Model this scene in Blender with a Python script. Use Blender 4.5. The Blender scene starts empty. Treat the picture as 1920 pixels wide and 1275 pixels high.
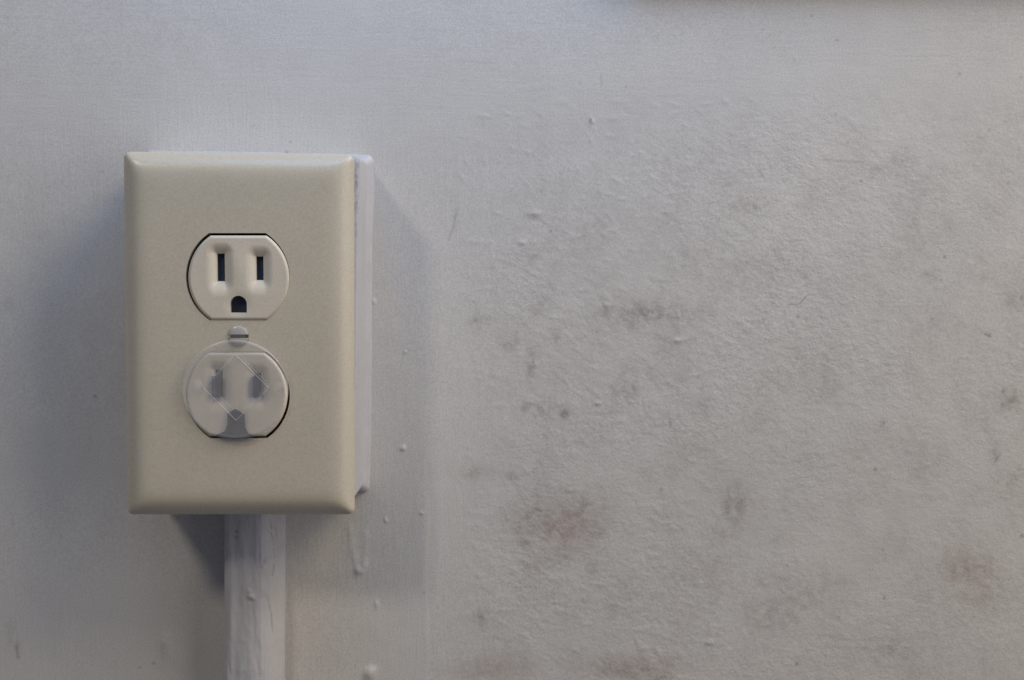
import bpy, bmesh, math
import numpy as np
from mathutils import Vector, Matrix, noise as mn

S = bpy.context.scene
C = S.collection
MM = 0.001
# ------------------------------------------------------------------ camera
W0, H0 = 1920.0, 1275.0
FPX = 2933.0                       # focal length in photo pixels
CAM_D = 0.552                      # camera to wall
PITCH = math.atan(175.5 / FPX)     # looks slightly down
cam = bpy.data.cameras.new('camera'); camo = bpy.data.objects.new('camera', cam); C.objects.link(camo)
camo.location = (0, -CAM_D, 0)
camo.rotation_euler = (math.pi/2 - PITCH, 0, 0)
cam.sensor_width = 36; cam.lens = 36 * FPX / W0
cam.clip_start = 0.01; cam.clip_end = 20
S.camera = camo

def P(px, py, Y=0.0):
    """photo pixel -> world (x, z) in metres on the plane parallel to the wall at depth Y (metres)"""
    dx = (px - W0/2) / FPX; dz = -(py - H0/2) / FPX
    c, s = math.cos(PITCH), math.sin(PITCH)
    ry = c + dz * s; rz = -s + dz * c
    t = (Y + CAM_D) / ry
    return dx * t, rz * t

# ------------------------------------------------------------------ world, lamps, exposure
w = bpy.data.worlds.new('World'); S.world = w; w.use_nodes = True
bg = w.node_tree.nodes['Background']
bg.inputs[0].default_value = (0.83, 0.88, 1.14, 1); bg.inputs[1].default_value = 0.088
S.view_settings.view_transform = 'Standard'; S.view_settings.look = 'None'
S.view_settings.exposure = 0.0; S.view_settings.gamma = 1.0
TGT = Vector((-0.09, -0.02, -0.02))
def lamp(name, direction, dist, size, power, col, size_y=None, tgt=TGT):
    l = bpy.data.lights.new(name, 'AREA'); o = bpy.data.objects.new(name, l); C.objects.link(o)
    d = Vector(direction).normalized(); o.location = tgt + d * dist
    l.energy = power; l.color = col; l.size = size
    if size_y: l.shape = 'RECTANGLE'; l.size_y = size_y
    else: l.shape = 'DISK'
    o.rotation_euler = d.to_track_quat('Z', 'Y').to_euler()
    return o
lamp('key_lamp', (2.0, -1.0, 2.05), 1.12, 0.52, 6.0, (1.0, 0.86, 0.665))
lamp('left_lamp', (-0.66, -1.0, 0.98), 1.5, 0.22, 4.0, (1.0, 0.90, 0.78))
lamp('room_lamp', (1.9, -1.0, 0.35), 1.5, 0.9, 4.9, (1.0, 0.93, 0.93), 1.1)
lamp('top_lamp', (0.20, -0.55, 1.0), 0.30, 0.34, 0.60, (0.24, 0.50, 1.0), 0.14, Vector((-0.06, 0, 0.05)))

# ------------------------------------------------------------------ helpers
def mesh_obj(name, bm, mat, parent=None, smooth=35):
    me = bpy.data.meshes.new(name); bm.to_mesh(me); bm.free()
    return link(name, me, mat, parent, smooth)
def link(name, me, mat, parent=None, smooth=35):
    me.name = name
    o = bpy.data.objects.new(name, me); C.objects.link(o)
    me.materials.clear(); me.materials.append(mat)
    if smooth:
        me.shade_smooth(); me.set_sharp_from_angle(angle=math.radians(smooth))
    if parent: o.parent = parent
    return o
def tag(o, label=None, cat=None, kind=None, group=None):
    if label: o['label'] = label
    if cat: o['category'] = cat
    if kind: o['kind'] = kind
    if group: o['group'] = group
    return o
def loft(loops, cap0=True, cap1=True):
    """closed loops of equal length -> solid"""
    bm = bmesh.new(); n = len(loops[0]); vs = [[bm.verts.new(p) for p in L] for L in loops]
    for a, b in zip(vs, vs[1:]):
        for i in range(n):
            j = (i+1) % n; bm.faces.new((a[i], a[j], b[j], b[i]))
    if cap0: bm.faces.new(list(reversed(vs[0])))
    if cap1: bm.faces.new(vs[-1])
    bmesh.ops.recalc_face_normals(bm, faces=bm.faces)
    return bm
def boolean(bm, cutters, op='DIFFERENCE'):
    """apply exact booleans, returns a mesh datablock"""
    me = bpy.data.meshes.new('tmp'); bm.to_mesh(me); bm.free()
    o = bpy.data.objects.new('tmp', me); C.objects.link(o); junk = [o]
    for cb, cop in cutters:
        cm = bpy.data.meshes.new('cut'); cb.to_mesh(cm); cb.free()
        co = bpy.data.objects.new('cut', cm); C.objects.link(co); junk.append(co)
        m = o.modifiers.new('b', 'BOOLEAN'); m.object = co; m.operation = cop; m.solver = 'EXACT'
    dg = bpy.context.evaluated_depsgraph_get(); dg.update()
    res = bpy.data.meshes.new_from_object(o.evaluated_get(dg))
    for j in junk:
        d = j.data; bpy.data.objects.remove(j); bpy.data.meshes.remove(d)
    return res
def sstep(a, b, x):
    t = np.clip((x - a) / (b - a), 0, 1); return t*t*(3-2*t)

# ------------------------------------------------------------------ materials
class NT:
    def __init__(s, name):
        s.m = bpy.data.materials.new(name); s.m.use_nodes = True
        s.n = s.m.node_tree.nodes; s.l = s.m.node_tree.links; s.n.clear()
        s.out = s.n.new('ShaderNodeOutputMaterial')
        s.tc = s.n.new('ShaderNodeTexCoord').outputs['Object']
    def set(s, sock, v):
        if hasattr(v, 'links') or isinstance(v, bpy.types.NodeSocket): s.l.new(v, sock)
        else: sock.default_value = v
    def noise(s, scale, detail=2, rough=0.5, dist=0.0, vec=(1,1,1), off=(0,0,0)):
        mp = s.n.new('ShaderNodeMapping'); s.l.new(s.tc, mp.inputs[0])
        mp.inputs['Scale'].default_value = vec; mp.inputs['Location'].default_value = off
        t = s.n.new('ShaderNodeTexNoise'); s.l.new(mp.outputs[0], t.inputs['Vector'])
        t.inputs['Scale'].default_value = scale; t.inputs['Detail'].default_value = detail
        t.inputs['Roughness'].default_value = rough; t.inputs['Distortion'].default_value = dist
        return t.outputs[0]
    def math(s, op, a, b=0.0, c=None, clamp=False):
        m = s.n.new('ShaderNodeMath'); m.operation = op; m.use_clamp = clamp
        s.set(m.inputs[0], a); s.set(m.inputs[1], b)
        if c is not None: s.set(m.inputs[2], c)
        return m.outputs[0]
    def rng(s, v, a, b, c=0.0, d=1.0, smooth=False):
        m = s.n.new('ShaderNodeMapRange'); s.set(m.inputs[0], v)
        if smooth: m.interpolation_type = 'SMOOTHSTEP'
        for i, x in enumerate((a, b, c, d)): m.inputs[i+1].default_value = x
        return m.outputs[0]
    def attr(s, name):
        a = s.n.new('ShaderNodeAttribute'); a.attribute_name = name; return a.outputs['Fac']
    def mix(s, f, a, b, mode='MIX'):
        m = s.n.new('ShaderNodeMix'); m.data_type = 'RGBA'; m.blend_type = mode
        s.set(m.inputs[0], f); s.set(m.inputs[6], a); s.set(m.inputs[7], b); return m.outputs[2]
    def grey(s, v):
        c = s.n.new('ShaderNodeCombineColor')
        for i in range(3): s.l.new(v, c.inputs[i])
        return c.outputs[0]
    def bump(s, h, strength=1.0, dist=1.0):
        b = s.n.new('ShaderNodeBump'); b.inputs['Strength'].default_value = strength
        b.inputs['Distance'].default_value = dist; s.l.new(h, b.inputs['Height']); return b.outputs[0]
    def bsdf(s, col, rough=0.5, normal=None, spec=0.5):
        p = s.n.new('ShaderNodeBsdfPrincipled'); s.set(p.inputs['Base Color'], col)
        s.set(p.inputs['Roughness'], rough); p.inputs['Specular IOR Level'].default_value = spec
        if normal is not None: s.l.new(normal, p.inputs['Normal'])
        s.l.new(p.outputs[0], s.out.inputs[0]); return p

def grain(t, amp=0.06, scale=1900):
    g = t.noise(scale, 1.0, 0.6); return t.rng(g, 0.25, 0.75, 1-amp, 1+amp)

def wall_paint():
    t = NT('wall_paint')
    base = (0.668, 0.645, 0.590, 1)
    big = t.rng(t.noise(16, 4, 0.6), 0.3, 0.7, 0.965, 1.03)
    mid = t.rng(t.noise(90, 4, 0.65, 0.3), 0.3, 0.7, 0.98, 1.02)
    k = t.math('MULTIPLY', t.math('MULTIPLY', big, mid), grain(t, 0.11, 1700))
    col = t.mix(1.0, base, t.grey(k), 'MULTIPLY')
    rough_a, h_a, v_a = t.attr('stipple'), t.attr('brush_h'), t.attr('brush_v')
    # grime: shape from the attribute, broken up by noise
    n1 = t.noise(230, 6, 0.74, 0.6, (1.15, 1, 0.9)); hol = t.noise(300, 4, 0.6, 0.15, (1.0, 1.0, 1.2)); n2 = t.noise(60, 3, 0.6)
    g = t.math('MULTIPLY', t.attr('grime'), t.math('MULTIPLY', t.rng(n1, 0.40, 0.62, 0.22, 1.18), t.rng(hol, 0.35, 0.62, 1.35, 0.65)))
    haze = t.math('MULTIPLY', t.math('MULTIPLY', rough_a, t.rng(n2, 0.40, 0.68)), t.rng(n1, 0.40, 0.62, 0.05, 0.22))
    g = t.math('ADD', g, haze, clamp=True)
    col = t.mix(g, col, (0.20, 0.165, 0.135, 1))
    pk = t.math('MULTIPLY', t.attr('pink'), t.rng(t.noise(150, 6, 0.72, 0.5, (1.1, 1, .9)), 0.38, 0.62, 0.25, 1.05), clamp=True)
    col = t.mix(pk, col, (0.43, 0.325, 0.285, 1))
    sp = t.rng(t.noise(330, 0, 0.5, 0, (1,1,1), (3,1,2)), 0.84, 0.9, 0, 0.25)
    col = t.mix(sp, col, (0.2, 0.18, 0.16, 1))
    col = t.mix(t.attr('specks'), col, (0.035, 0.033, 0.035, 1))
    # relief, heights in metres
    st = t.noise(300, 4, 0.6, 0.15, (1.0, 1.0, 1.2)); st2 = t.noise(760, 2, 0.6, 0.0)
    hs = t.math('ADD', t.math('MULTIPLY', st, 0.00030), t.math('MULTIPLY', st2, 0.00010))
    patch = t.rng(t.noise(14, 2, 0.5, 0, (1,1,1), (5, 2, 7)), 0.35, 0.65, 0.35, 1.15)
    hs = t.math('MULTIPLY', t.math('MULTIPLY', hs, rough_a), patch)
    bh = t.math('MULTIPLY', t.math('MULTIPLY', t.noise(60, 5, 0.6, 0.8, (1, 1, 8)), h_a), 0.00009)
    bv = t.math('MULTIPLY', t.math('MULTIPLY', t.noise(60, 5, 0.62, 0.8, (9, 1, 1)), v_a), 0.00013)
    fine = t.math('MULTIPLY', t.noise(1500, 2, 0.6), 0.000028)
    low = t.math('MULTIPLY', t.noise(45, 2, 0.5), 0.00035)
    h = t.math('ADD', t.math('ADD', t.math('ADD', hs, bh), t.math('ADD', bv, fine)), low)
    t.bsdf(col, 0.62, t.bump(h), 0.35)
    return t.m
def box_paint():
    t = NT('box_paint')
    k = t.math('MULTIPLY', t.rng(t.noise(70, 4, 0.6), 0.3, 0.7, 0.94, 1.04), grain(t, 0.05))
    col = t.mix(1.0, (0.56, 0.555, 0.56, 1), t.grey(k), 'MULTIPLY')
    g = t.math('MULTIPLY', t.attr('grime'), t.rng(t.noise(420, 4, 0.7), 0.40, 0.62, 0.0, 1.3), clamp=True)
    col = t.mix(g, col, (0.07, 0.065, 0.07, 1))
    h = t.math('ADD', t.math('MULTIPLY', t.noise(70, 5, 0.6, 0.8, (5, 1, 1)), 0.00009), t.math('MULTIPLY', t.noise(120, 3, 0.5, 0.5), 0.0003))
    h = t.math('ADD', h, t.math('MULTIPLY', t.noise(1500, 2, 0.6), 0.00002))
    t.bsdf(col, 0.42, t.bump(h), 0.5); return t.m
def plastic(name, base, rough=0.38, amp=0.05):
    t = NT(name)
    k = t.math('MULTIPLY', t.rng(t.noise(28, 3, 0.6), 0.3, 0.7, 0.975, 1.02), grain(t, amp))
    col = t.mix(1.0, base, t.grey(k), 'MULTIPLY')
    sc = t.rng(t.noise(55, 2, 0.5, 1.5, (1, 1, 9)), 0.73, 0.78, 0, 0.10)
    col = t.mix(sc, col, (0.30, 0.26, 0.2, 1))
    h = t.math('ADD', t.math('MULTIPLY', t.noise(1400, 2, 0.6), 0.000022), t.math('MULTIPLY', t.noise(60, 2, 0.5), 0.00012))
    p = t.bsdf(col, t.rng(t.noise(200, 3, 0.6), 0.3, 0.7, rough-0.05, rough+0.09), t.bump(h), 0.5)
    p.inputs['Subsurface Weight'].default_value = 0.0
    return t.m
def dark_mat():
    t = NT('slot_shade'); t.bsdf((0.035, 0.048, 0.085, 1), 0.5, None, 0.3); return t.m  # slot shade and its bluish lens haze, put into the colour
def clear_mat(name, tint=(0.90, 0.90, 0.93, 1), milk=0.16, milkcol=(0.62, 0.62, 0.68, 1), blur=0.12, rmix=0.22, gloss=1.0):
    t = NT(name); n, l = t.n, t.l
    tr = n.new('ShaderNodeBsdfTransparent'); tr.inputs[0].default_value = tint
    rf = n.new('ShaderNodeBsdfRefraction'); rf.inputs['Color'].default_value = (0.97, 0.97, 1, 1)
    rf.inputs['Roughness'].default_value = blur; rf.inputs['IOR'].default_value = 1.22
    df = n.new('ShaderNodeBsdfDiffuse'); df.inputs[0].default_value = milkcol
    gl = n.new('ShaderNodeBsdfGlossy'); gl.inputs['Roughness'].default_value = 0.22
    fr = n.new('ShaderNodeFresnel'); fr.inputs[0].default_value = 1.45
    m1 = n.new('ShaderNodeMixShader'); geo = n.new('ShaderNodeNewGeometry'); l.new(t.math('MULTIPLY', t.math('SUBTRACT', 1.0, geo.outputs['Backfacing']), rmix), m1.inputs[0])
    l.new(tr.outputs[0], m1.inputs[1]); l.new(rf.outputs[0], m1.inputs[2])
    m2 = n.new('ShaderNodeMixShader')
    sm = t.rng(t.noise(90, 4, 0.6), 0.3, 0.7, milk*0.75, milk*1.3); sm = t.math('MULTIPLY', sm, t.math('SUBTRACT', 1.0, geo.outputs['Backfacing']))
    l.new(sm, m2.inputs[0]); l.new(m1.outputs[0], m2.inputs[1]); l.new(df.outputs[0], m2.inputs[2])
    m3 = n.new('ShaderNodeMixShader'); l.new(t.math('MULTIPLY', t.math('MULTIPLY', fr.outputs[0], gloss), t.math('SUBTRACT', 1.0, geo.outputs['Backfacing'])), m3.inputs[0])
    l.new(m2.outputs[0], m3.inputs[1]); l.new(gl.outputs[0], m3.inputs[2]); l.new(m3.outputs[0], t.out.inputs[0])
    return t.m
M_wall = wall_paint(); M_box = box_paint()
M_plate = plastic('plate_ivory', (0.635, 0.575, 0.440, 1), 0.29, 0.085)
M_face = plastic('receptacle_ivory', (0.745, 0.675, 0.53, 1), 0.42, 0.06)
M_screw = plastic('screw_paint', (0.50, 0.475, 0.43, 1), 0.22, 0.03)
M_dark = dark_mat()
M_clear = clear_mat('clear_plastic', (0.99, 0.99, 0.99, 1), 0.20, (0.97, 0.94, 0.88, 1), 0.20, 0.30)
M_line = clear_mat('clear_edge', (1, 1, 1, 1), 0.30, (0.97, 0.96, 0.98, 1), 0.02, 0.0, 0.25)
M_smoke = clear_mat('clear_prong_smear', (0.20, 0.26, 0.42, 1), 0.06, (0.30, 0.32, 0.38, 1), 0.2, 0.1)  # prongs, and the dark refraction smear of the ground hole

# ------------------------------------------------------------------ wall
def axis(a0, a1, step, lo, hi):
    fine = np.arange(a0, a1, step)
    def out(start, end, sgn):
        r = []; p = start; s = step
        while (end - p) * sgn > 0:
            s = min(s*1.25, 0.08); p += s*sgn; r.append(p)
        return r
    return np.array(list(reversed(out(a0, lo, -1))) + list(fine) + out(fine[-1], hi, 1))
xs = axis(-0.205, 0.205, 0.00042, -1.6, 1.6)
zs = axis(-0.175, 0.110, 0.00042, -1.2, 1.4)
X, Z = np.meshgrid(xs, zs)
# photo-pixel like coordinates on the wall plane, for placing marks
c, s_ = math.cos(PITCH), math.sin(PITCH)
def px_of(x, z, Y=0.0):
    d = Y + CAM_D; yc = d*c - z*s_; zc = d*s_ + z*c
    return W0/2 + FPX*x/yc, H0/2 - FPX*zc/yc
U, V = px_of(X, np.clip(Z, -0.6, 0.6))
def G(cx, cy, rx, ry=None, rot=0.0, p=2.0):
    ry = ry or rx; a = math.radians(rot); du, dv = U-cx, V-cy
    q = ((du*math.cos(a)+dv*math.sin(a))/rx)**2 + ((-du*math.sin(a)+dv*math.cos(a))/ry)**2
    return np.exp(-np.minimum(q, 60)**(p/2))
stip = sstep(835, 1010, U + 14*np.sin(V/70.0)) * sstep(150, 330, V + 0.10*(U-1100))
stip = np.maximum(stip, 0.06)
bh = (1-stip) * sstep(330, 240, V)
bv = (1-stip) * sstep(180, 320, V - 0.3*np.abs(U-450) + 120)
grime = np.zeros_like(U); pink = np.zeros_like(U); specks = np.zeros_like(U)
for (x, y, rx, ry, k) in [
    (1195, 588, 62, 30, .42), (1240, 588, 22, 20, .36), (1272, 590, 14, 18, .28), (1012, 576, 16, 14, .30),
    (897, 604, 18, 15, .34), (955, 640, 18, 16, .36), (1042, 630, 7, 10, .40), (998, 690, 11, 40, .36),
    (990, 762, 12, 14, .36), (1020, 768, 22, 15, .42), (1057, 772, 12, 13, .5), (1176, 730, 24, 17, .48),
    (1186, 690, 30, 22, .20), (1318, 768, 15, 20, .36), (1006, 404, 12, 8, .12), (1405, 385, 36, 16, .26), (1440, 380, 14, 12, .24),
    (1045, 975, 70, 42, .42), (985, 1000, 20, 26, .30), (1097, 950, 14, 25, .44), (1060, 980, 20, 12, .44),
    (1128, 998, 14, 9, .36), (1050, 920, 40, 12, .22), (903, 1160, 15, 17, .42), (1378, 950, 30, 42, .32), (1295, 1085, 40, 40, .16),
    (1180, 1254, 60, 20, .46), (1243, 1270, 18, 10, .52), (918, 1253, 50, 20, .18), (1168, 1265, 18, 9, .4),
    (1800, 1060, 36, 30, .40), (1778, 1038, 12, 14, .36), (1850, 1065, 11, 14, .38), (1866, 850, 8, 26, .34),
    (1910, 560, 26, 20, .42), (1893, 748, 18, 24, .32), (1745, 515, 18, 14, .26), (1890, 900, 34, 30, .20),
    (892, 888, 30, 16, .30), (960, 892, 16, 12, .26), (1655, 797, 10, 16, .26), (1455, 1013, 14, 12, .28), (1430, 1085, 16, 16, .24),
    (1060, 1045, 50, 20, .20), (1110, 1065, 14, 14, .24), (1530, 700, 90, 50, .10), (1460, 1160, 60, 40, .14), (1700, 1230, 90, 40, .14),
    (1520, 1110, 70, 50, .12), (1000, 480, 22, 14, .2), (1250, 640, 26, 26, .18), (1140, 580, 20, 14, .3), (1350, 1000, 30, 20, .2),
    (1620, 320, 60, 12, .14), (1680, 300, 20, 9, .2), (16, 570, 20, 14, .16), (78, 445, 12, 10, .16), (60, 520, 8, 8, .25), (20, 1190, 8, 26, .20), (34, 1215, 5, 16, .4),
    (310, 1205, 8, 14, .22), (700, 1075, 60, 60, .06), (855, 400, 6, 40, .14), (1330, 500, 60, 30, .12)]:
    grime = np.maximum(grime, k * G(x, y, rx, ry))
for (x, y, rx, ry, k) in [(1050, 985, 85, 52, .50), (1010, 1045, 36, 22, .22), (1815, 1070, 52, 42, .46), (1830, 1110, 42, 26, .42), (1200, 1250, 95, 25, .4),
    (930, 1255, 90, 26, .36), (1110, 1065, 20, 14, .15), (180, 640, 90, 190, .14), (1420, 1170, 16, 12, .16)]:
    pink = np.maximum(pink, k * G(x, y, rx, ry, 0, 3.0))
for (x, y, r, k) in [(1107.5, 225, 3.0, .9), (1174, 163, 1.9, .6), (1033, 433, 2.2, .7), (537, 286, 2.6, .75), (178, 743, 3.0, .7),
    (1000, 679, 2.4, .7), (1042, 640, 2, .4), (1496, 593, 3, .6), (1553, 522, 2.6, .5), (1641, 880, 4, .6), (1658, 1121, 3.5, .6),
    (1856, 629, 3, .7), (1771, 482, 3, .5), (1657, 793, 2.6, .6), (1494, 1245, 4, .5), (1799, 138, 4, .4), (1855, 244, 3, .5),
    (1590, 267, 2.5, .5), (1430, 55, 2, .5), (1444, 66, 2, .5), (1450, 89, 2, .4), (1570, 75, 3, .4), (1567, 214, 3, .35), (1885, 228, 2.6, .4), (1914, 145, 3, .4),
    (1881, 733, 4, .5), (1602, 655, 3, .3), (1916, 1005, 4, .6), (475, 236, 3, .25), (545, 266, 2.5, .45), (765, 657, 2, .5), (795, 1111, 2.5, .45), (820, 1139, 2, .45),
    (1087, 155, 2, .3), (1128, 157, 2, .3), (1573, 1157, 3, .4), (1655, 1032, 2.2, .5), (289, 1243, 3, .6), (263, 1251, 2.4, .5), (955, 737, 2.6, .4), (970, 622, 2.6, .4),
    (1748, 598, 2.2, .5), (1765, 525, 2.2, .45), (740, 1010, 2, .3), (1010, 300, 2, .3)]:
    specks = np.maximum(specks, 0.75*k * G(x, y, r*0.9, r*0.9))
def polyline(pts, r):
    d = np.full_like(U, 1e9)
    for (x0, y0), (x1, y1) in zip(pts, pts[1:]):
        t = np.clip(((U-x0)*(x1-x0)+(V-y0)*(y1-y0))/((x1-x0)**2+(y1-y0)**2), 0, 1)
        d = np.minimum(d, np.hypot(U-x0-t*(x1-x0), V-y0-t*(y1-y0)))
    return np.exp(-(d/r)**2)
for pts, r, k in [([(1480, 570), (1492, 571), (1500, 569), (1506, 562), (1514, 553)], 1.3, .38), ([(1848, 626), (1856, 631)], 1.6, .6),
    ([(1876, 850), (1866, 866)], 1.6, .3), ([(1425, 318), (1430, 330)], 2, .2),
    ([(1545, 298), (1570, 302), (1620, 303)], 2, .22), ([(1255, 790), (1258, 800)], 2, .3), 
    ([(855, 400), (850, 425), (842, 450)], 1.6, .22), ([(1127, 140), (1128, 160)], 1.2, .25), ([(30, 1210), (36, 1232)], 2, .3)]:
    specks = np.maximum(specks, k * polyline(pts, r))
# relief (mm towards the room)
R = np.zeros_like(U)
for (x, y, rx, ry, k) in [(755, 841, 4.4, 3.6, .42), (757, 837, 2.6, 4.6, .2), (722, 973, 3, 4.2, .22), (725, 977, 3, 2.6, .18), (791, 962, 3.4, 3.4, .25), (672, 1070, 8, 7, .50), (682, 1060, 7, 12, .25),
    (692, 1264, 10, 11, .8), (698, 1256, 9, 7, .4), (706, 1133, 4, 8, .3), (1271, 638, 8, 5, .38), (1120, 756, 6, 2.5, .28), (310, 1208, 12, 22, .6), (1004, 684, 4, 4, .2),
    (1110, 228, 4, 4, .35), (640, 720, 3, 3, .2), (760, 660, 3, 3, .3), (1330, 1205, 9, 5, .3), (1360, 190, 6, 5, .15), (1160, 190, 16, 6, .07), (1055, 190, 12, 6, .07),
    (980, 455, 8, 5, .3), (1002, 400, 14, 6, .3), (700, 565, 4, 5, .35), (450, 1000, 60, 50, .0)]:
    R += k * G(x, y, rx, ry)
R += 0.13 * polyline([(655, 985), (660, 1030), (669, 1062)], 6) + 0.08*polyline([(686, 1000), (684, 1060)], 5)
R += 0.10 * sstep(806, 797, U + 2*np.sin(V/40)) * sstep(880, 960, V)
R += 0.07 * sstep(835, 818, U + 4*np.sin(V/55)) * sstep(470, 560, V)
rng = np.random.default_rng(7)
for i in range(90):                         # small paint nibs all over the rolled part
    x, y = rng.uniform(860, 1960), rng.uniform(60, 1320); r = rng.uniform(2.2, 4.5)
    m = (np.abs(U-x) < 4*r) & (np.abs(V-y) < 4*r)
    R[m] += rng.uniform(.03, .11) * np.exp(-((U[m]-x)**2+(V[m]-y)**2)/r**2)
# rolled lumps with diagonal crests, on the real surface
for i in range(2400):
    x = rng.uniform(860, 2000); y = rng.uniform(190, 1400); a = math.radians(rng.normal(25, 24)); L = rng.uniform(6, 15); r = rng.uniform(2.8, 4.8)
    wgt = math.exp(-((x-1150)/360)**2) * 0.8 + 0.22
    m = (np.abs(U-x) < 2.5*L) & (np.abs(V-y) < 2.5*L)
    du, dv = U[m]-x, V[m]-y; p = (du*math.cos(a)+dv*math.sin(a))/L; q = (-du*math.sin(a)+dv*math.cos(a))/r
    R[m] += wgt * rng.uniform(-.06, .10) * np.exp(-p*p-q*q)
R += 0.5*np.sin(X*17+1)*np.sin(Z*23+2)*sstep(-1.2, -.1, -np.abs(X))      # the plaster is not quite flat
nz, nx = X.shape
co = np.stack([X, -R*MM, Z], -1).reshape(-1, 3).astype(np.float32)
idx = np.arange(nz*nx).reshape(nz, nx)
q = np.stack([idx[:-1, :-1], idx[:-1, 1:], idx[1:, 1:], idx[1:, :-1]], -1).reshape(-1, 4).astype(np.int32)
me = bpy.data.meshes.new('wall'); me.vertices.add(len(co)); me.vertices.foreach_set('co', co.ravel())
me.loops.add(q.size); me.loops.foreach_set('vertex_index', q.ravel())
me.polygons.add(len(q)); me.polygons.foreach_set('loop_start', np.arange(0, q.size, 4, dtype=np.int32))
me.update(calc_edges=True)
for nm, arr in (('stipple', stip), ('brush_h', bh), ('brush_v', bv), ('grime', grime), ('pink', pink), ('specks', specks)):
    a = me.attributes.new(nm, 'FLOAT', 'POINT'); a.data.foreach_set('value', arr.astype(np.float32).ravel())
wall = link('wall', me, M_wall, None, 0); me.shade_smooth()
tag(wall, kind='structure')

# unseen ledge inferred above the frame, sized so its shade darkens the top right
def bevel_box(x0, x1, y0, y1, z0, z1, r):
    bm = bmesh.new(); bmesh.ops.create_cube(bm, size=1)
    for v in bm.verts: v.co = ((x0+x1)/2+v.co.x*(x1-x0), (y0+y1)/2+v.co.y*(y1-y0), (z0+z1)/2+v.co.z*(z1-z0))
    if r: bmesh.ops.bevel(bm, geom=list(bm.edges), offset=r, segments=3, affect='EDGES', profile=0.5)
    return bm

lx0, lz0 = P(1180, -54)
ledge = mesh_obj('unseen_ledge', bevel_box(lx0, 1.4, -9*MM, 0.004, lz0, lz0+0.02, 0.0015), M_box)
tag(ledge, kind='structure')
# ------------------------------------------------------------------ outlet
BD = 32*MM                       # depth of the surface box
box_c = P(454, 614, -BD)         # box centre on its front plane
outlet = bpy.data.objects.new('electrical_outlet', None); C.objects.link(outlet)
outlet.location = (box_c[0], 0, box_c[1])
tag(outlet, 'ivory duplex outlet on white painted surface box with its lower socket capped', 'outlet')
bpy.context.view_layer.update()
OI = Vector(outlet.location)
def L(v): return Vector(v) - OI      # world -> local

def rrect(hw, hh, r, n=6, per=14):
    """rounded rectangle points, with points spread along the straight sides too"""
    pts = []
    cs = [(hw-r, hh-r, 0), (-hw+r, hh-r, 90), (-hw+r, -hh+r, 180), (hw-r, -hh+r, 270)]
    arcs = [[(cx+r*math.cos(math.radians(a0+90*k/n)), cz+r*math.sin(math.radians(a0+90*k/n))) for k in range(n+1)] for cx, cz, a0 in cs]
    for i in range(4):
        pts += arcs[i]; a = arcs[i][-1]; b = arcs[(i+1) % 4][0]
        m = per if i % 2 == 0 else per*2
        for k in range(1, m): pts.append((a[0]+(b[0]-a[0])*k/m, a[1]+(b[1]-a[1])*k/m))
    return pts
rot = math.radians(-1.1)
hw, hh = 38.2*MM, 57.8*MM
loops = []
base = rrect(hw, hh, 2.2*MM, 6, 60)
prof = [(0.5, 2.3), (-0.3, 2.1), (-0.9, 1.75), (-1.3, 1.2), (-1.6, 1.25), (-2.2, 1.0), (-2.9, .35), (-4.2, 0.1), (-8, 0), (-12, 0), (-17, -.02), (-22, -.05), (-27, -.1), (-30, -.15), (-31.3, -.22), (-31.8, -.4), (-32, -.8)]
for k, (yy, ex) in enumerate(prof):
    Lp = []
    for (x, z) in base:
        nn = mn.noise(Vector((x*70, yy*0.35, z*60))) ; n2 = mn.noise(Vector((x*420, yy*.9, z*300)))
        e = ex*MM*(1 + (0.22*nn if ex > .3 else 0)) + (0.07*nn + 0.05*n2)*MM
        l_ = math.hypot(x/hw, z/hh)
        sx, sz = 1 + e/hw, 1 + e/hh
        X_, Z_ = x*sx, z*sz
        Lp.append((X_*math.cos(rot)-Z_*math.sin(rot), yy*MM, X_*math.sin(rot)+Z_*math.cos(rot)))
    loops.append(Lp)
bm = loft(loops)
me = boolean(bm, [(bevel_box(-31*MM, 31*MM, -40*MM, -6*MM, -50*MM, 50*MM, 0), 'DIFFERENCE')])
box = link('mounting_box', me, M_box, outlet, 40)
cv = np.zeros(len(me.vertices)*3, np.float32); me.vertices.foreach_get('co', cv); cv = cv.reshape(-1, 3)
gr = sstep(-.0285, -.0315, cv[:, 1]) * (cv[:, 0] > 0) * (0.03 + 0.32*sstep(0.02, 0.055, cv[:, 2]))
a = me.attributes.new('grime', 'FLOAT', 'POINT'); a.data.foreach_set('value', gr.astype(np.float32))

# wall plate: height field over a quadrilateral outline, openings cut out of it
YP = -BD                                # back of the plate
PT = 5.4*MM
q4 = [L((x, 0, z)) for x, z in (P(232.5, 284.5, YP-1*MM), P(663.5, 290.5, YP-1*MM), P(664.5, 964, YP-1*MM), P(239.5, 964, YP-1*MM))]
TLc, TRc, BRc, BLc = [Vector((v.x, v.z)) for v in q4]
Wp = (TRc-TLc).length; Hp = (TLc-BLc).length
e = [0, .12, .3, .55, .85, 1.2, 1.6, 2.05, 2.55, 3.1, 3.7, 4.3, 4.9, 5.5, 6.1, 6.8, 7.6, 8.4, 9.3, 10.2, 11.1, 12.1, 13.1]
def ax(Ltot):
    a = [v*MM/Ltot for v in e]; mid = list(np.linspace(a[-1], 1-a[-1], 12))[1:-1]
    return a + mid + [1-v for v in reversed(a)]
us, vs_ = ax(Wp), ax(Hp)
def prof1(d):
    t = min(d/(13*MM), 1.0)
    return 1 - (1-t)**3.5
def smin(a, b, k=0.30):
    h = max(k-abs(a-b), 0)/k; return min(a, b) - h*h*k/4
bm = bmesh.new(); top = []; RC = 2.0*MM
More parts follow.
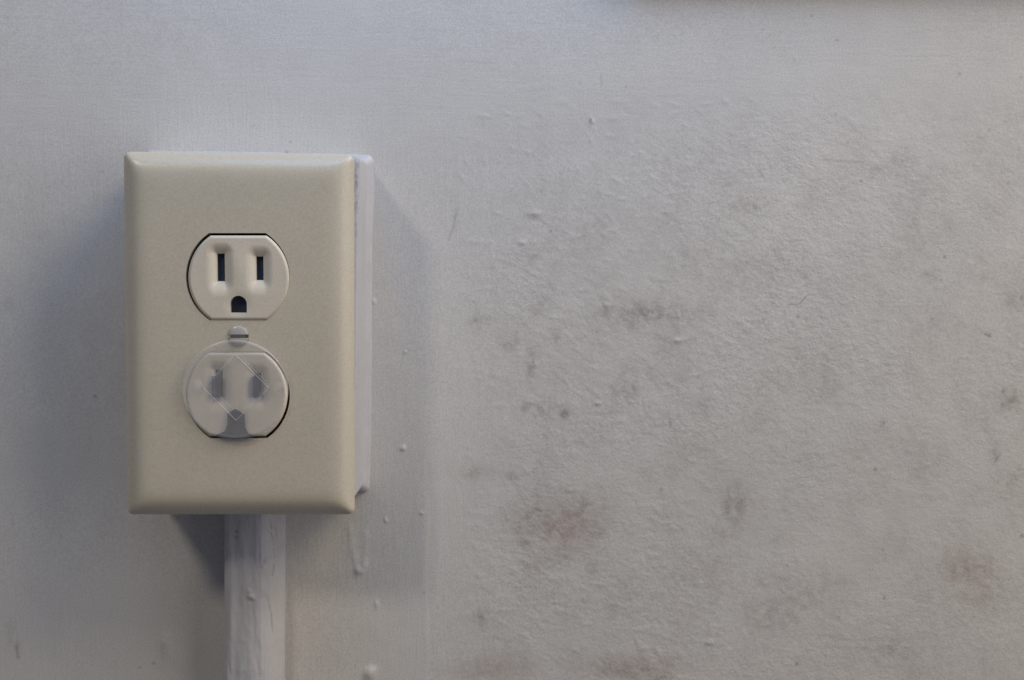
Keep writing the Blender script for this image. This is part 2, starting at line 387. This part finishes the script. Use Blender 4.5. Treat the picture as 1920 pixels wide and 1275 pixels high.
def quadpos(u, v): return TLc*(1-u)*(1-v) + TRc*u*(1-v) + BRc*u*v + BLc*(1-u)*v
def rounded(u, v):
    dx = min(u, 1-u)*Wp; dz = min(v, 1-v)*Hp
    if dx < RC and dz < RC:
        ax_, az = (RC-dx)/RC, (RC-dz)/RC
        nx_, nz_ = ax_*math.sqrt(1-az*az/2), az*math.sqrt(1-ax_*ax_/2)
        ddx, ddz = RC-nx_*RC, RC-nz_*RC
        u = ddx/Wp if u < .5 else 1-ddx/Wp; v = ddz/Hp if v < .5 else 1-ddz/Hp
    return u, v
for v in vs_:
    row = []
    for u in us:
        uu, vv = rounded(u, v); p2 = quadpos(uu, vv)
        a_, b_ = prof1(min(u, 1-u)*Wp), prof1(min(v, 1-v)*Hp)
        h = 1.2*MM + (PT-1.2*MM)*max(smin(a_, b_), 0)
        row.append(bm.verts.new((p2.x, YP - h, p2.y)))
    top.append(row)
nv, nu = len(vs_), len(us)
for j in range(nv-1):
    for i in range(nu-1): bm.faces.new((top[j][i], top[j][i+1], top[j+1][i+1], top[j+1][i]))
ring = [top[0][i] for i in range(nu)] + [top[j][-1] for j in range(1, nv)] + [top[-1][i] for i in range(nu-2, -1, -1)] + [top[j][0] for j in range(nv-2, 0, -1)]
rb = [bm.verts.new((v.co.x, YP, v.co.z)) for v in ring]
for i in range(len(ring)):
    j = (i+1) % len(ring); bm.faces.new((ring[i], ring[j], rb[j], rb[i]))
bm.faces.new(rb)
bmesh.ops.recalc_face_normals(bm, faces=bm.faces)
YF = YP - PT                            # front face plane
def dshape(r, hh_, n=40):
    a0 = math.asin(hh_/r); pts = []
    for k in range(n+1): a = -a0 + 2*a0*k/n; pts.append((r*math.cos(a), r*math.sin(a)))
    for k in range(n+1): a = math.pi - a0 + 2*a0*k/n; pts.append((r*math.cos(a), r*math.sin(a)))
    return pts
def prism(pts_list):
    """pts_list: [(y, [(x,z)...])...] local coords"""
    return loft([[(x, y, z) for x, z in pts] for y, pts in pts_list])
def off(pts, cx, cz): return [(x+cx, z+cz) for x, z in pts]
def lp(px, py, Y): x, z = P(px, py, Y); return x-OI.x, z-OI.z
oc = [lp(445.5, 519, YF), lp(446, 741, YF)]
RO, HO = 17.1*MM, 14.35*MM
sc_ = lp(447, 630, YF)
def circ(r, n=48): return [(r*math.cos(2*math.pi*k/n), r*math.sin(2*math.pi*k/n)) for k in range(n)]
cuts = []
for (cx, cz) in oc:
    cuts.append((prism([(YP+3*MM, off(dshape(RO, HO), cx, cz)), (YF+0.22*MM, off(dshape(RO, HO), cx, cz)),
                        (YF-0.1*MM, off(dshape(RO+.30*MM, HO+.30*MM), cx, cz)), (YF-1*MM, off(dshape(RO+1.2*MM, HO+1.2*MM), cx, cz))]), 'DIFFERENCE'))
cuts.append((prism([(YF+1.8*MM, off(circ(2.2*MM), *sc_)), (YF-.02*MM, off(circ(3.62*MM), *sc_)), (YF-1*MM, off(circ(3.7*MM), *sc_))]), 'DIFFERENCE'))
me = boolean(bm, cuts)
plate = link('wall_plate', me, M_plate, outlet, 28)

# receptacle faces: scooped height field trimmed to the flat-sided circle, then slotted
RF, HF = 16.66*MM, 13.92*MM
def to_mm(px, py):      # offset from upper opening centre, at plate scale (mm)
    a = lp(px, py, YF); return (a[0]-oc[0][0])/MM, (a[1]-oc[0][1])/MM
def fbox(x0, x1, y0, y1):
    a = to_mm(x0, y0); b = to_mm(x1, y1); return a[0]-.3, b[0]-.3, b[1]+.3, a[1]+.3
slotL = fbox(405, 420, 475, 527); slotR = fbox(478.5, 492.5, 480.5, 525)
gx0, gx1, gz0, gz1 = fbox(430.5, 462.5, 554, 586)
FT = 3.0*MM; YFF = YF - 0.15*MM         # face front
def depress(x, z, sl, deep=1.7):
    x0, x1, z0, z1 = sl
    dx = max(x0-x, x-x1, 0)/3.5; dzu = max(z-z1, 0)/3.9; dzd = max(z0-z, 0)/5.2
    d = math.sqrt(dx*dx+dzu*dzu+dzd*dzd); t = max(0, 1-d); return deep*t**1.9
def face_h(x, z):
    h = 0.0
    h -= max(depress(x, z, slotL), depress(x, z, slotR))
    h -= 0.35*math.exp(-(((x-(gx0+gx1)/2)/3.6)**2+((z-(gz0+gz1)/2+.3)/3.4)**2)**1.6)
    h += 0.30*math.exp(-((x/2.6)**2+((z-3.5)/6.0)**2))
    r_ = math.hypot(x, z); ed = min(16.66-r_, 13.92-abs(z))
    if ed < 1.1: h -= 0.62*(1-max(ed, -.5)/1.1)**2.2
    return h
def face_mesh():
    n1, n2 = 200, 172
    gx = np.linspace(-17.6, 17.6, n1); gz = np.linspace(-14.9, 14.9, n2)
    bm = bmesh.new(); g = [[bm.verts.new((x*MM, YFF - face_h(x, z)*MM, z*MM)) for x in gx] for z in gz]
    for j in range(n2-1):
        for i in range(n1-1): bm.faces.new((g[j][i], g[j][i+1], g[j+1][i+1], g[j+1][i]))
    ring = [g[0][i] for i in range(n1)] + [g[j][-1] for j in range(1, n2)] + [g[-1][i] for i in range(n1-2, -1, -1)] + [g[j][0] for j in range(n2-2, 0, -1)]
    rb = [bm.verts.new((v.co.x, YFF+FT, v.co.z)) for v in ring]
    for i in range(len(ring)):
        j = (i+1) % len(ring); bm.faces.new((ring[j], ring[i], rb[i], rb[j]))
    bm.faces.new(rb); bmesh.ops.recalc_face_normals(bm, faces=bm.faces)
    cs = [(prism([(YFF-4*MM, dshape(RF, HF)), (YFF+FT+2*MM, dshape(RF, HF))]), 'INTERSECT')]
    for x0, x1, z0, z1 in (slotL, slotR):
        cs.append((bevel_box(x0*MM, x1*MM, YFF-5*MM, YFF+FT+4*MM, z0*MM, z1*MM, 0), 'DIFFERENCE'))
    r = (gx1-gx0)/2; cxg = (gx0+gx1)/2
    pts = [(gx1, gz0), *[(cxg+r*math.cos(math.radians(a)), gz1-r+r*math.sin(math.radians(a))) for a in range(0, 181, 10)], (gx0, gz0)]
    pts = [(x*MM, z*MM) for x, z in pts]
    cs.append((prism([(YFF-5*MM, pts), (YFF+FT+4*MM, pts)]), 'DIFFERENCE'))
    return boolean(bm, cs)
fm = face_mesh()
for k, (dx, dz) in enumerate([(.36*MM, -.38*MM), (-.36*MM, .26*MM)]):
    f = link('receptacle_face', fm if k == 0 else fm.copy(), M_face, outlet, 30)
    f.location = (oc[k][0]+dx, 0, oc[k][1]+dz)
    d = mesh_obj('slot_shade_block', bevel_box(-15*MM, 15*MM, YFF+FT+.2*MM, YFF+FT+5*MM, -13*MM, 13*MM, 0), M_dark, f, 0)  # solid block whose dark colour stands in for shade inside the slots

# screw: low dome with a straight slot
loops = []
for (yy, r) in [(YF+1.7*MM, 2.0), (YF+.05*MM, 3.32), (YF-.08*MM, 3.34), (YF-.26*MM, 3.12), (YF-.42*MM, 2.6), (YF-.54*MM, 1.7), (YF-.60*MM, .7)]:
    loops.append([(x, yy, z) for x, z in off(circ(r*MM), *sc_)])
sz = sc_[1] - 0.05*MM
screw_me = boolean(loft(loops), [(bevel_box(sc_[0]-5*MM, sc_[0]+5*MM, YF-2*MM, YF+1.1*MM, sz-.60*MM, sz+.60*MM, 0), 'DIFFERENCE')])
screw = link('screw', screw_me, M_screw, outlet, 25)

# ------------------------------------------------------------------ clear safety cap
YC = YFF - 0.75*MM                      # back of the disc
cc = P(439.5, 731, YC-1.4*MM)
cap = bpy.data.objects.new('outlet_safety_cap', None); C.objects.link(cap); cap.location = (cc[0], 0, cc[1])
tag(cap, 'round clear plastic safety cap plugged into the lower socket of the ivory outlet', 'safety cap')
rx, rz = 17.6*MM, 16.5*MM
loops = []
for (yy, k) in [(0, .90), (0, .985), (-.25, 1.0), (-.9, 1.0), (-1.25, .985), (-1.4, .955), (-1.22, .925), (-1.15, .90)]:
    loops.append([(x*rx*k, YC+yy*MM, z*rz*k) for x, z in circ(1.0, 96)])
mesh_obj('disc', loft(loops), M_clear, cap, 40)
hd = 11.0*MM; dsx, dsz = (441.5-439.5)/5.7*MM, (731-727.5)/5.7*MM
def diam(h): return [(dsx, dsz+h*1.02), (dsx-h*.99, dsz), (dsx, dsz-h), (dsx+h, dsz)]
def ringmesh(h0, h1, y0, y1):
    bm = bmesh.new(); A = []
    for (y, h) in ((y0, h0), (y1, h0*.99), (y1, h1*1.01), (y0, h1)): A.append([bm.verts.new((x, y, z)) for x, z in diam(h)])
    for k in range(4):
        a, b = A[k], A[(k+1) % 4]
        for i in range(4):
            j = (i+1) % 4; bm.faces.new((a[i], a[j], b[j], b[i]))
    bmesh.ops.recalc_face_normals(bm, faces=bm.faces); return bm
mesh_obj('embossed_diamond', ringmesh(hd, hd-.42*MM, YC-1.16*MM, YC-1.32*MM), M_line, cap, 20)
ring2 = mesh_obj('embossed_diamond', ringmesh(hd-.9*MM, hd-1.15*MM, YC+.12*MM, YC-.02*MM), M_line, cap, 20); ring2.location = (.75*MM, 0, .95*MM)
def rel(px, py): x, z = P(px, py, YFF); return x-cc[0], z-cc[1]
def slab(pts, y0, y1): return loft([[(x, y0, z) for x, z in pts], [(x, y1, z) for x, z in pts]])
for (a, b, c0, d) in ((398, 414, 705, 745), (474, 487, 706, 745)):
    x0, z1 = rel(a, c0); x1, z0 = rel(b, d)
    mesh_obj('prong', slab([(x0, z0), (x1, z0), (x1, z1), (x0, z1)], YC-.02*MM, YC+2.6*MM), M_smoke, cap, 20)
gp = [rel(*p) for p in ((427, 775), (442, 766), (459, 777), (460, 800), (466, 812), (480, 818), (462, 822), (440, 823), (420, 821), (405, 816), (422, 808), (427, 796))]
mesh_obj('refraction_smear', slab(gp, YC-.02*MM, YC+.5*MM), M_smoke, cap, 20)  # tinted slab stands in for the ground hole's dark refraction at the rim
for (px, py) in ((373, 720), (524, 722)):
    x, z = rel(px, py)
    mesh_obj('moulding_mark', loft([[(x+a*1.0, YC-1.12*MM, z+b) for a, b in circ(1.5*MM, 24)], [(x+a, YC-1.22*MM, z+b) for a, b in circ(0.9*MM, 24)]]), M_clear, cap, 20)

# ------------------------------------------------------------------ raceway below the box
rw = bpy.data.objects.new('cable_raceway', None)
prof = [(-9.9, .5), (-9.7, -2), (-9.5, -6), (-9.2, -9.5), (-8.7, -11.6), (-7.6, -12.8), (-6.2, -13.3), (-3, -13.5), (0, -13.5), (2.4, -13.3), (4.2, -12.8), (5.7, -11.8), (6.9, -10.2), (7.8, -7.8), (8.5, -4.9), (9.1, -2.4), (9.8, -1.1), (10.6, -.4), (11.4, .5)]
pp = []
for (a, b) in zip(prof, prof[1:]):
    for k in range(6): pp.append((a[0]+(b[0]-a[0])*k/6, a[1]+(b[1]-a[1])*k/6))
pp.append(prof[-1])
ztop = P(480, 940, -.01)[1] + 4*MM; zb = -0.55
zz = list(np.arange(ztop, -0.175, -0.00045)) + list(np.linspace(-0.18, zb, 30))
cx0 = P(480, 970, 0)[0]
bm = bmesh.new(); rows = []; lay = []
marks = [(443.5, 997, 3.2, .95), (443.5, 1008, 3.2, .95)]
cracks = [[(505, 975), (516, 990), (518, 1003), (511, 1022), (515, 1045)], [(508, 1000), (512, 1012)], [(514, 1060), (511, 1078)],
          [(505, 1040), (495, 1055), (488, 1065)], [(500, 1120), (508, 1150), (511, 1185)], [(505, 978), (510, 990)]]
nibs = [(468, 1108, 3.4, .4), (470, 1118, 5.5, .7), (476, 1122, 3.2, .3), (512, 1184, 2.6, .3), (517, 1018, 3, .4), (508, 990, 6, .6), (500, 955, 20, .5)]
for z in zz:
    row = []
    cx = cx0 + (z-ztop)*0.012
    for (x, y) in pp:
        n_ = mn.noise(Vector((x*.35, y*.35, z*60))) * .30 + mn.noise(Vector((x*.9, y*.9, z*240))) * .10
        y = y*1.06; xx = cx + x*MM; yy = y*MM
        u, v = px_of(xx, z, yy); g = 0; hgt = 0
        if y < -9:
            for (a, b, r, k) in marks: g = max(g, k*math.exp(-((u-a)**2+(v-b)**2)/r**2))
        for (a, b, r, k) in nibs: hgt += k*math.exp(-min(((u-a)**2+(v-b)**2)/r**2, 50))
        for ln in cracks:
            for (x0, y0), (x1, y1) in zip(ln, ln[1:]):
                t = max(0, min(1, ((u-x0)*(x1-x0)+(v-y0)*(y1-y0))/((x1-x0)**2+(y1-y0)**2)))
                d = math.hypot(u-x0-t*(x1-x0), v-y0-t*(y1-y0)); hgt -= .35*math.exp(-(d/2.4)**2); g = max(g, .28*math.exp(-(d/1.7)**2))
        f = 1 + (n_+hgt)/13.0 if y < -.6 else 1
        row.append(bm.verts.new((cx + x*MM*(1+ n_*.02), y*MM*f, z))); lay.append(g)
    rows.append(row)
for a, b in zip(rows, rows[1:]):
    for i in range(len(pp)-1): bm.faces.new((a[i], a[i+1], b[i+1], b[i]))
bm.faces.new(rows[-1]); bmesh.ops.recalc_face_normals(bm, faces=bm.faces)
bpy.data.objects.remove(rw)
me = bpy.data.meshes.new('cable_raceway'); bm.to_mesh(me); bm.free()
a = me.attributes.new('grime', 'FLOAT', 'POINT'); a.data.foreach_set('value', np.array(lay, np.float32))
rway = link('cable_raceway', me, M_box, None, 60)
tag(rway, 'white painted metal cable raceway running down the wall from the outlet box', 'raceway')
